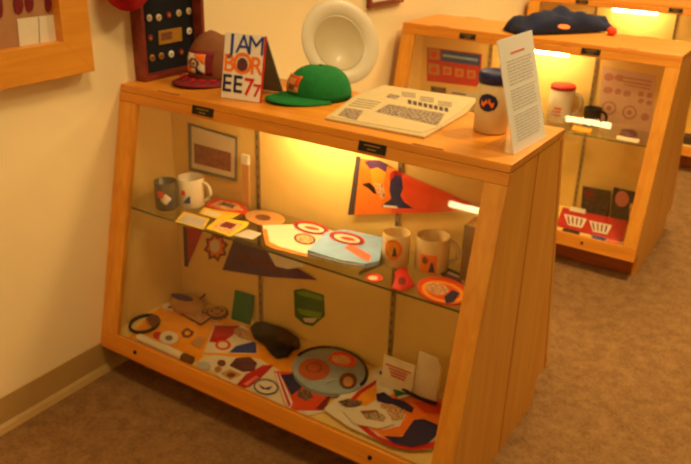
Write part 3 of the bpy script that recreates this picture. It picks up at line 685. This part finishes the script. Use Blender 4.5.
item(DK, 'round_patch', ell(169, 338.5, 9.5, 6.6, 22), 'mug_white', 'round white patch with a dark emblem on the orange neckerchief', 'patch', .003, .0024, [('patch_emblem', ell(169, 338, 4, 2.8, 8), 'grey_ink')])
item(DK, 'red_tab', ell(157.5, 335.5, 4.5, 3.4, 14), 'red', 'small red round patch touching the round white one', 'patch', .002, .0024)
item(DK, 'star_patch', [(181, 333), (184, 330), (187, 328), (190, 330), (194, 332), (192, 336), (188, 338), (183, 337)], 'brown', 'tiny square patch with orange centre on the orange neckerchief', 'patch', .002, .0024, [('patch_centre', ell(187.5, 333, 3, 2.2, 10), 'amber')])
item(DK, 'pale_leaf', [(190, 344), (198, 336), (207, 339), (200, 349)], 'tan', 'pale scrap of cloth left of the red and blue cloth', 'cloth', .001, .0024)
# rolled scroll
s0, s1 = DK.p(139, 337.5, .014), DK.p(183, 357, .014)
o = finish('scroll', tube(B(), [s0, s0.lerp(s1, .3), s0.lerp(s1, .31), s1], .0128, 16), 'paper'); tag(o, 'rolled cream scroll with dark brown end along the case front', 'scroll')
s2 = s1+(s1-s0).normalized()*.035
finish('scroll_end', tube(B(), [s1, s2], .0136, 16), 'brown', o, label='dark brown end')
item(DK, 'paper_sheet', [(197, 362), (212, 356), (258, 360), (300, 384), (330, 412), (300, 418), (230, 386)], 'paper', 'long cream paper along the front of the case floor', 'paper', .0008, .0022)
item(DK, 'silver_patch', ell(204, 366, 7, 4, 14, .2), 'light_grey', 'small pale oval patch beside the scroll end', 'patch', .002, .0032)
item(DK, 'coin', ell(221.5, 363.5, 4.2, 3, 14), 'brown', 'dark brown coin on the cream paper', 'coin', .003, .0032)
item(DK, 'gold_coin', ell(218, 370, 3.6, 2.8, 14), 'gold', 'gold coin just in front of the dark brown coin', 'coin', .003, .0032)
item(DK, 'tan_badge', [(221, 374), (230, 370), (241, 375), (230, 380)], 'tan', 'tan diamond badge in front of the brown patch', 'badge', .003, .0032, [('badge_mark', ell(231, 375, 4.5, 2.4, 10), 'brown')])
item(DK, 'brown_patch', [(230, 366), (236, 359), (250, 358), (257, 364), (254, 371), (243, 372)], 'plum', 'dark brown leather patch on the cream paper', 'patch', .004, .0032)
item(DK, 'red_patch', [(237, 385), (246, 375), (263, 366), (273, 366), (262, 377), (250, 387), (241, 389)], 'red_cloth', 'long red patch left of the white oval patch', 'patch', .003, .0032, [('patch_letters', [(243, 384), (256, 376), (259, 377), (247, 386)], 'cushion_pink')])
item(DK, 'white_oval', ell(266, 387, 12.5, 7.5, 24, .12), 'grey', 'white oval patch with dark rim in front of the triangle pennant', 'patch', .003, .0065, [('patch_field', ell(266, 387, 10.8, 6.2, 24, .12), 'mug_white'), ('patch_mark', [(258, 384), (265, 388), (273, 386), (269, 390), (262, 389)], 'ink')])
tp = item(DK, 'triangle_kerchief', [(272, 373), (297, 374), (316, 384), (334, 391), (322, 412), (288, 412), (282, 404)], 'orange_red', 'orange, navy and red triangular patchwork kerchief near the front', 'neckerchief', .0025, .0035, [
    ('navy_triangle', [(279, 376), (297, 374.5), (309, 381), (290, 397)], 'navy'), ('white_stripe', [(273, 374), (278, 375), (291, 404), (288, 411), (283, 404)], 'white'), ('red_stripe', [(275, 374), (276.8, 374.5), (289, 406), (287, 409)], 'red'),
    ('orange_star', ell(303, 396, 9, 6, 5, .3), 'print_dark'), ('crimson_corner', [(314, 410), (332, 391.5), (322, 411)], 'dark_red')])
item(DK, 'black_pouch', [(252, 322), (256, 318), (264, 317), (276, 321), (290, 326), (302, 334), (303, 341), (296, 344), (291, 350), (279, 352), (272, 346), (266, 338), (256, 332)], 'black_cloth', 'crumpled black leather pouch lying on the orange neckerchief', 'pouch', .022, .0045, soft=True, at_top=True)
item(DK, 'leather_scrap', [(245, 333), (255, 328), (264, 338), (262, 345), (250, 341)], 'tan', 'tan leather scrap at the left end of the black pouch', 'leather piece', .002, .0045)
hd = item(DK, 'grey_blue_cloth', ell(332, 369, 38, 22.5, 36, .14), 'grey_blue', 'round blue-grey hat-like cloth with black cord at the back', 'cloth', .012, .0065, [
    ('brown_disc', ell(316, 368, 16, 11, 24, .05), mat('rust', (190, 96, 50), .8).name), ('disc_ring', ell(316, 366, 8, 5, 20, 0), 'brown'), ('disc_centre', ell(316, 366, 6.8, 4.1, 20, 0), 'rust'),
    ('orange_badge', [(329, 358), (336, 350), (350, 350), (359, 359), (355, 366), (338, 364)], 'orange_red'), ('badge_mark', ell(343, 358, 10, 4.5, 9, .2), 'print_patch'), ('oval_badge', ell(350, 379, 9, 8, 18, 0), 'brown'), ('oval_badge_face', ell(350, 380, 5, 5, 16), 'tan'), ('pale_streak', [(327, 379), (340, 376), (340, 378), (328, 381)], 'light_grey')], at_top=True)
arc = ell(332, 368, 37, 22, 24, .14, -PI*.86, PI*.16)
finish('cord', tube(B(), [DK.p(u, v, .021) for u, v in arc], .0045, 8), 'black', hd, smooth=True, label='black cord')
# big printed kerchief at the right
bk_ = item(DK, 'printed_kerchief', [(324, 410), (348, 390), (372, 370), (384, 367), (400, 376), (415, 388), (443, 397), (441, 438), (430, 450), (406, 448), (372, 438), (348, 427)], 'mug_white', 'large white kerchief printed with red, orange and navy figures at right', 'neckerchief', .0025, .0115, [
    ('red_arc', [(351, 416), (357, 414), (364, 424), (378, 436), (398, 444), (414, 446), (432, 442), (441, 436), (441, 441), (430, 449), (410, 450), (390, 446), (370, 436), (358, 426)], 'red'),
    ('orange_field', [(376, 400), (400, 392), (420, 398), (442, 399), (441, 432), (424, 442), (400, 442), (384, 438), (366, 425), (384, 430), (400, 426), (406, 414)], 'orange'),
    ('orange_face', [(357, 396), (376, 386), (376, 400), (366, 406), (356, 404)], 'amber'),
    ('dark_strip', [(383, 371), (386, 371), (383, 383), (380.5, 381)], 'brown'), ('orange_stripe', [(352, 404), (362, 393), (376, 384), (377, 392), (366, 402)], 'amber'), ('red_stripe', [(348, 402), (358, 391), (376, 380), (376, 383), (361, 394), (352, 404)], 'red'),
    ('blue_hat', [(376, 394), (384, 392), (392, 398), (404, 401), (414, 408), (412, 413), (402, 409), (388, 404), (377, 401)], 'navy'),
    ('pale_face', [(380, 404), (392, 404), (405, 410), (402, 419), (390, 420), (382, 412)], 'print_portrait'),
    ('navy_figure', [(408, 428), (414, 420), (424, 419), (438, 425), (438, 434), (428, 443), (412, 447), (394, 443), (384, 436), (402, 437)], 'navy'),
    ('orange_red_patch', [(413, 402), (441, 402), (440, 414), (424, 412)], 'orange_red')])
cd1 = item(DK, 'photo_card', [(386, 379), (409, 376.5), (422, 393), (399, 399)], 'white', 'white card with small colour photographs atop the printed kerchief', 'card', .002, .018, [('photo', [(391, 384), (408, 381), (413, 393), (396, 397)], 'print_land'), ('photo_flower', [(403, 386), (411, 384), (413, 392), (404, 393)], 'red'), ('photo_leaves', [(393, 390), (404, 390), (409, 394), (397, 396)], 'green')])
item(DK, 'framed_photo', [(342, 411), (362, 406), (386, 410), (394, 425), (378, 429), (354, 424)], 'paper', 'white bordered landscape photograph lying on the kerchief front', 'photograph', .002, .018, [('photo', [(360, 411), (376, 410), (386, 417), (383, 422), (366, 419)], 'print_land'), ('photo_sky', [(360, 411), (376, 410), (379, 412), (363, 414)], 'photo_brown')])
item(DK, 'dark_ticket', [(338, 402), (348, 399), (362, 402), (360, 406), (346, 406)], 'print_dark', 'small dark ticket on the left edge of the printed kerchief', 'ticket', .002, .0205)
cp = [DK.p(u, v, .022) for u, v in [(384, 371), (394, 378), (402, 384), (412, 391), (424, 397), (440, 402)]]
o = finish('lanyard', tube(B(), cp, .005, 8), 'black', smooth=True); tag(o, 'short black lanyard running to the right stile behind the kerchief', 'cord')
# cards at the back right
def stand_card(name, pb0, pb1, hgt, lean_, m, label, cat, t=.003, clip=0):
    b0, b1 = pb0, pb1
    ex = (b1-b0).normalized(); bk_ = Vector((-ex.y, ex.x, 0)); up = Vector((0, 0, 1))*math.cos(lean_)+bk_*math.sin(lean_); n = ex.cross(up)
    w = (b1-b0).length; pts = [b0, b1] + ([b1+up*(hgt-clip), b1-ex*clip*.7+up*hgt] if clip else [b1+up*hgt]) + [b0+up*hgt]
    o = finish(name, prism(B(), pts, -n*t), m); tag(o, label, cat)
    return o, ex, up, n, b0, w
c0, c1 = DK.p(381, 362, 0), DK.p(412, 372, 0)
c0.y = c1.y = -.10
c0 = aty(381, 364, -.10); c1 = aty(412, 373, -.10); c0.z = c1.z = DECK+.001
o, ex, up, n, bb0, w = stand_card('text_card', c0, c1, .095, .2, 'paper', 'cream card printed with red lines standing at the back right', 'card')
bm = B()
for i, (a, b) in enumerate(((.08, .92), (.2, .85), (.25, .8), (.3, .75))):
    z = .066-.009*i; x = a*w
    while x < b*w-.006: prism(bm, [bb0+ex*x+up*z+n*.0003, bb0+ex*(x+.006)+up*z+n*.0003, bb0+ex*(x+.006)+up*(z+.006)+n*.0003, bb0+ex*x+up*(z+.006)+n*.0003], n*.0004); x += .0075
finish('red_lettering', bm, 'red', o)
c0 = aty(413, 382, -.085); c1 = aty(436, 390, -.085); c0.z = c1.z = DECK+.0035
o, *_ = stand_card('cream_booklet', c0, c1, .125, .2, 'paper', 'cream booklet with a cut corner standing beside the red printed card', 'booklet', .012, .02)

# ------------------------------------------------------------------ case 2 top and inside
Y2 = YD[1]
# navy cloth hat
def ph(u, v, h): return TOP.p(u, v, h)
out = [(511, 34), (518, 22), (528, 17), (545, 13), (560, 12), (572, 17), (590, 19), (609, 22), (606, 35), (594, 41), (578, 42), (552, 39), (530, 36)]
z_ = H+.0015
p0 = [TOP.p(u, max(v, 25)+2, .0015) for u, v in out]
c = sum(p0, Vector())/len(p0)
nh = empty('navy_hat', (c.x, c.y, z_), 'crumpled navy cloth hat with orange badge on the second case', 'hat')
bm = B(); L0 = TOP.p(511, 34, .0015); L1 = TOP.p(609, 30, .0015); axis = (L1-L0).normalized(); wid = (L1-L0).length; pr = Vector((-axis.y, axis.x, 0))
rows = []
nx, ny = 22, 12
mid = (L0+L1)/2+pr*.03+axis*.012
for j in range(ny+1):
    row = []
    for i in range(nx+1):
        s = -1+2*i/nx; t = -1+2*j/ny
        ex_ = s*wid*.5; ey_ = t*.09*(1-.25*abs(s)**3)
        ed = max(0, (1-abs(s)**3.2))*max(0, 1-abs(t)**2.4)
        z = .004+ed**.38*(.062+.022*math.exp(-((s+.15)/.3)**2)+.014*math.sin(8*s+2*t)+.010*math.sin(6*t-5*s)+.007*math.sin(15*s+3*t))
        row.append(bm.verts.new(mid+axis*ex_+pr*ey_+Vector((0, 0, z))))
    rows.append(row)
for a, b in zip(rows, rows[1:]):
    for i in range(nx): bm.faces.new((a[i], a[i+1], b[i+1], b[i]))
finish('cloth', bm, 'navy_cloth', nh, smooth=True, solid=.003)
pbm = mid+axis*.0+pr*-.045
bd = hit(564, 27, (0, 0, 1), H+.07); nb = Vector((CAM.x-bd.x, CAM.y-bd.y, 0)).normalized()*.6+Vector((0, 0, 1)); nb.normalize()
xa = axis; yb = nb.cross(xa).normalized()
finish('badge', prism(B(), [bd+xa*x+yb*y for x, y in ell(0, 0, .028, .016, 18)], nb*.002), 'orange', nh, label='oval orange badge')
# small things on case 2 top
p = TOP.p(577, 33, .001)+Vector((0,.14,0)); p = TOP.p(578, 30, .001)
p.y = Y2+.10; q = hit(579, 24, (0, 1, 0), Y2+.15); 
o = finish('green_figure', puffy(B(), [Vector((q.x+.02*math.cos(t)*(1+.3*math.sin(3*t)), Y2+.155+.018*math.sin(t), H+.0008)) for t in [2*PI*k/14 for k in range(14)]], (0, 0, .075), .5), 'green', smooth=True)
tag(o, 'small dark green figure behind the navy hat', 'figurine')
q = hit(612, 30, (0, 1, 0), Y2+.12)
o = finish('red_ball', lathe(B(), [(0, 0), (.014, .002), (.022, .012), (.02, .026), (.01, .034), (0, .036)], 20, Matrix.Translation((q.x, Y2+.12, H+.0008))), 'orange_red', smooth=True); tag(o, 'small red round object at the right of the navy hat', 'ornament')

po = flat(BK2, 'poster', [(427, 47), (482, 54), (480, 87), (427, 81)], 'red', .001, .0005, label='red and blue poster of faces inside the second case', cat='poster')
mark(po, 'blue_panel', [(441, 49.5), (480.5, 55), (480, 66), (441, 61)], 'blue'); mark(po, 'title_line', [(443, 54), (478, 59), (478, 61.5), (443, 56.5)], 'light_blue', extra=.0005)
for i, (a, b) in enumerate(((428.5, 48), (428.5, 63), (443, 66), (455, 68), (467, 69.5))):
    s = 11 if i < 2 else 8.5
    mark(po, 'face_picture', [(a, b), (a+s, b+1.4), (a+s, b+s*1.1), (a, b+s*1.0)], 'tan'); mark(po, 'face', ell(a+s/2, b+s*.6, s*.32, s*.3, 10), 'orange_red', extra=.0005)
def fl2(name, poly, m, label, cat, **k): return flat(BK2, name, poly, m, .002, .0005, label=label, cat=cat, **k)
o = fl2('printed_poster', [(602, 66), (656, 76), (650, 147), (597, 134)], 'poster_pink', 'pale pink sheet of round emblems hung at the right in the second case', 'poster')
bars(o, 'title', [(621, 76, 652, 81, 1.6), (618, 79.5, 651, 85, 1.6), (624, 84, 650, 88.5, 1.2)], 'poster_ink')
for cx, cy, a, b in ((609, 77, 5, 4), (619, 77.5, 4.5, 3.2), (608, 90, 5, 3.5), (618, 91.5, 3.5, 3), (627, 93.5, 4, 3.2), (641, 94, 3, 2.6), (649.5, 95.5, 3, 2.6), (641, 101, 3, 2.4), (649, 103, 3, 2.4), (609, 108, 7.5, 7), (629.5, 112.5, 7.5, 7), (645, 117, 4, 4)):
    k = mark(o, 'emblem', ell(cx, cy, a, b, 14), 'poster_ink')
    if a > 6: mark(o, 'emblem_inside', ell(cx, cy, a*.75, b*.75, 14), 'poster_pink', extra=.0005); mark(o, 'emblem_core', ell(cx, cy, a*.4, b*.4, 5), 'poster_ink', extra=.001)
fl2('small_photo', [(431, 86), (446, 88), (446, 98), (431, 96)], 'print_dark', 'small brown photograph below the red poster', 'photograph')
o = fl2('white_card', [(449, 88.5), (480, 93), (479, 104), (449, 99)], 'paper', 'white card with brown writing below the red poster', 'card')
bars(o, 'writing', [(452, 92, 466, 94, 1.5), (454, 95.5, 475, 98.5, 1.5)], 'brown')
# pitcher with red lid
def vy(u, v, y, z):  # foot on plane z at distance y
    q = hit(u, v, (0, 1, 0), y); return Vector((q.x, y, z))
pz = hit(559, 118, (0, 1, 0), Y2-.08); pz.z = SHZ+.0006
r_ = .053
pt_ = vessel('white_mug', pz, [(0, 0), (r_-.004, 0), (r_, .004), (r_, .137), (r_-.003, .14), (0, .14)], 'mug_white', 'white travel mug with red lid on the second case shelf', 'mug')
finish('lid', lathe(B(), [(0, .1405), (r_+.001, .1405), (r_+.001, .153), (r_-.004, .158), (0, .159)], 32, Matrix.Translation(pz)), 'red', pt_, smooth=True, label='red lid')
d = Vector((math.cos(IMR-.45), math.sin(IMR-.45), 0)); pts = [pz+d*(r_-.003+.036*math.cos(PI*i/10-PI/2))+Vector((0, 0, .08+.045*math.sin(PI*i/10-PI/2))) for i in range(11)]
finish('handle', tube(B(), pts, .008, 10), 'mug_white', pt_, smooth=True)
a = toward(pz); wrap(pt_, 'printing', pz, r_, a-.7, a+.1, .03, .075, 'cushion_pink', .0008, lambda x, y: int(y*6) % 2 == 0 and x > .2*(int(y*6) == 4), 14)
pz = hit(590, 122, (0, 0, 1), SHZ)
r, p = mug('black_cup', 588, 125, SHZ, .036, .078, 'black', 'small black cup beside the red lidded mug', IMR-.5)
item(SH, 'tan_tray', [(574, 126), (592, 130), (590, 134), (572, 130)], 'amber', 'small orange tray at the front of the second shelf', 'tray', .004, 0)
item(SH, 'shell', ell(629, 134, 9, 3.5, 14, .2), 'plum', 'dark shell shaped patch under the pink sheet', 'patch', .008, 0, soft=True)
item(SH, 'pale_card', [(617, 136), (640, 140), (638, 143.5), (616, 139.5)], 'paper', 'pale card at the right front of the second shelf', 'card', .003, 0)
# lower part of case 2
def up2(name, poly, m, label, cat, y, marks=()):
    pl = Plane((0, -1, 0), -(Y2+y)); o = flat(pl, name, poly, m, .004, 0, label=label, cat=cat, zmin=DECK+.0006)
    for mk in marks: mark(o, *mk)
    return o
up2('dark_album', [(583, 186), (611, 191), (608, 222), (580, 216)], 'photo_dark', 'dark framed album page at the back of the second case floor', 'picture', -.03, [('photo', [(585, 189), (594, 190.5), (593, 199), (584, 198)], 'dark_red')])
up2('dark_photo', [(614, 187), (636, 192), (632, 232), (609, 226)], 'photo_dark', 'dark portrait photograph right of the album page', 'picture', -.05, [('portrait', ell(622, 199, 7, 8, 14), 'skin_pink')])
up2('pink_photo', [(630, 203), (641, 206), (637, 245), (626, 243)], 'print_portrait', 'reddish photograph at the right end of the second case floor', 'picture', -.11)
rb = Plane((0, -1, 0), -(Y2-.2))
rbx = empty('banner', hit(590, 232, (0, 1, 0), Y2-.18), 'red cloth banner with white lettered shapes on the second case floor', 'banner')
q0 = hit(560, 222, (0, 0, 1), DECK+.001); 
A_, B_, C_, D_ = DK2.p(556, 226, .0), DK2.p(622, 243, .0), DK2.p(628, 222, .04), DK2.p(563, 208, .04)
rbx.location = (A_+B_)/2; W[rbx.name] = (A_+B_)/2
nb = (B_-A_).cross(D_-A_).normalized()
if nb.z < 0: nb = -nb
finish('cloth', prism(B(), [A_, B_, C_, D_], nb*.004), 'red_cloth', rbx)
BP = Plane(nb, nb.dot(A_)+.0043)
def bm_poly(name, poly, m, h=0): return finish(name, prism(B(), [BP.p(u, v, h) for u, v in poly], nb*.0006), m, rbx)
for dx, dy in ((0, 0), (25, 6.5)):
    bm_poly('white_shape', [(564+dx, 214+dy), (587+dx, 219+dy), (582+dx, 228+dy), (568+dx, 225+dy)], 'mug_white')
    for k in range(4): bm_poly('dark_stroke', [(567+dx+k*4.6, 216+dy+k), (569+dx+k*4.6, 216.4+dy+k), (570+dx+k*3.6, 224+dy+k*.6), (568.5+dx+k*3.6, 224+dy+k*.6)], 'dark_red', .0008)
bm_poly('white_label', [(571, 206.5), (586, 209.5), (585, 214), (569, 210.5)], 'mug_white')
item(DK2, 'dark_strip', [(563, 229), (580, 232), (579, 236), (562, 233)], 'black', 'short black strip before the red banner', 'strip', .004, 0)
item(DK2, 'blue_strip', [(592, 236), (606, 239), (604, 243), (591, 240)], 'blue', 'short blue strip before the red banner', 'strip', .004, 0)
item(DK2, 'pink_patch', [(604, 237), (618, 236), (625, 240), (619, 244), (608, 243)], 'cushion_pink', 'pink patch at the right front of the second case floor', 'patch', .004, .0)

# ------------------------------------------------------------------ case 3
Y3 = YD[2]; BK3 = Plane((0, -1, 0), .0052-Y3)
flat(BK3, 'red_poster', [(689, 56), (703, 60), (699, 96), (687, 92)], 'red', .002, .0005, label='red poster at the right edge inside the farthest case', cat='poster')
flat(BK3, 'dark_poster', [(527, 8), (548, 12), (546, 26), (525, 22)], 'tan', .002, .0005, label='tan sheet at the upper left inside the farthest case', cat='poster')
for u, m, l in ((689, 'brown', 'brown ornament on the shelf of the farthest case'),):
    p = hit(u, 112, (0, 1, 0), Y3-.12)
    o = finish('ornament', lathe(B(), [(0, 0), (.03, .002), (.035, .03), (.02, .055), (.024, .07), (0, .075)], 16, Matrix.Translation((p.x, Y3-.12, SHZ+.001))), m, smooth=True); tag(o, l, 'ornament')
p = hit(692, 140, (0, 1, 0), Y3-.2)
o = finish('dark_box', box(B(), p.x-.05, p.x+.08, Y3-.25, Y3-.15, DECK+.001, DECK+.045), 'photo_dark', bevel=.003); tag(o, 'dark box on the floor of the farthest case at the right edge', 'box')
p = hit(612, -2, (0, 1, 0), Y3-.03)
o = finish('white_hat', lathe(B(), [(0, 0), (.14, .0), (.145, .008), (.1, .018), (.085, .07), (.05, .09), (0, .095)], 32, Matrix.Translation((p.x, Y3-.02, H+.001))), 'white', smooth=True); tag(o, 'white rounded hat on top of the farthest case', 'hat')

# small shifts so that neighbours touch without running into each other
for n_, d_ in {'leather_pouch': (.02, -.02, .0), 'wrist_strap': (.018, .004, 0), 'grey_blue_cloth': (0, -.010, 0), 'black_pouch': (0, -.012, 0),
               'white_kerchief': (0, .008, 0), 'blue_kerchief': (-.010, .012, .0), 'oval_patch.002': (0, .032, 0), 'triangle_kerchief': (0, .008, 0), 'paper_sheet': (0, .005, 0),
               'plate': (-.022, .038, 0), 'baseball_hat.001': (-.008, -.016, 0), 'newspaper': (.012, 0, 0), 'tent_card': (0, 0, .0012), 'pennant': (0, -.003, 0),
               'purple_pennant': (0, -.007, 0), 'pocket_knife': (.0, -.01, 0), 'red_figure.001': (.012, -.006, 0), 'woven_patch': (.018, 0, 0), 'text_card': (0, 0, .0145),
               'cream_booklet': (0, 0, .0145), 'lanyard': (0, -.02, .006), 'green_figure': (0, .03, 0), 'black_cup': (.012, 0, 0), 'orange_kerchief': (.004, 0, 0)}.items():
    bpy.data.objects[n_].location += Vector(d_)

# ------------------------------------------------------------------ light
w = bpy.data.worlds.new('world'); scn.world = w; w.use_nodes = True
w.node_tree.nodes['Background'].inputs[0].default_value = (1, .66, .26, 1); w.node_tree.nodes['Background'].inputs[1].default_value = .27
def area(loc, size, power, col=(1, .71, .34), spread=180):
    l = bpy.data.lights.new('ceiling_light', 'AREA'); l.energy = power; l.color = col; l.size = size; l.spread = math.radians(spread)
    o = bpy.data.objects.new('ceiling_light', l); o.location = loc; C.objects.link(o)
area((1.0, 2.7, 2.65), .5, 50)
area((1.1, -.7, 2.65), .4, 20)
area((1.7, .9, 2.65), .35, 30, spread=130)
cd.dof.use_dof = True; cd.dof.focus_distance = .6; cd.dof.aperture_fstop = 18
scn.view_settings.view_transform = 'Standard'; scn.view_settings.look = 'None'; scn.view_settings.gamma = 1; scn.view_settings.use_curve_mapping = False
scn.view_settings.exposure = 0.08
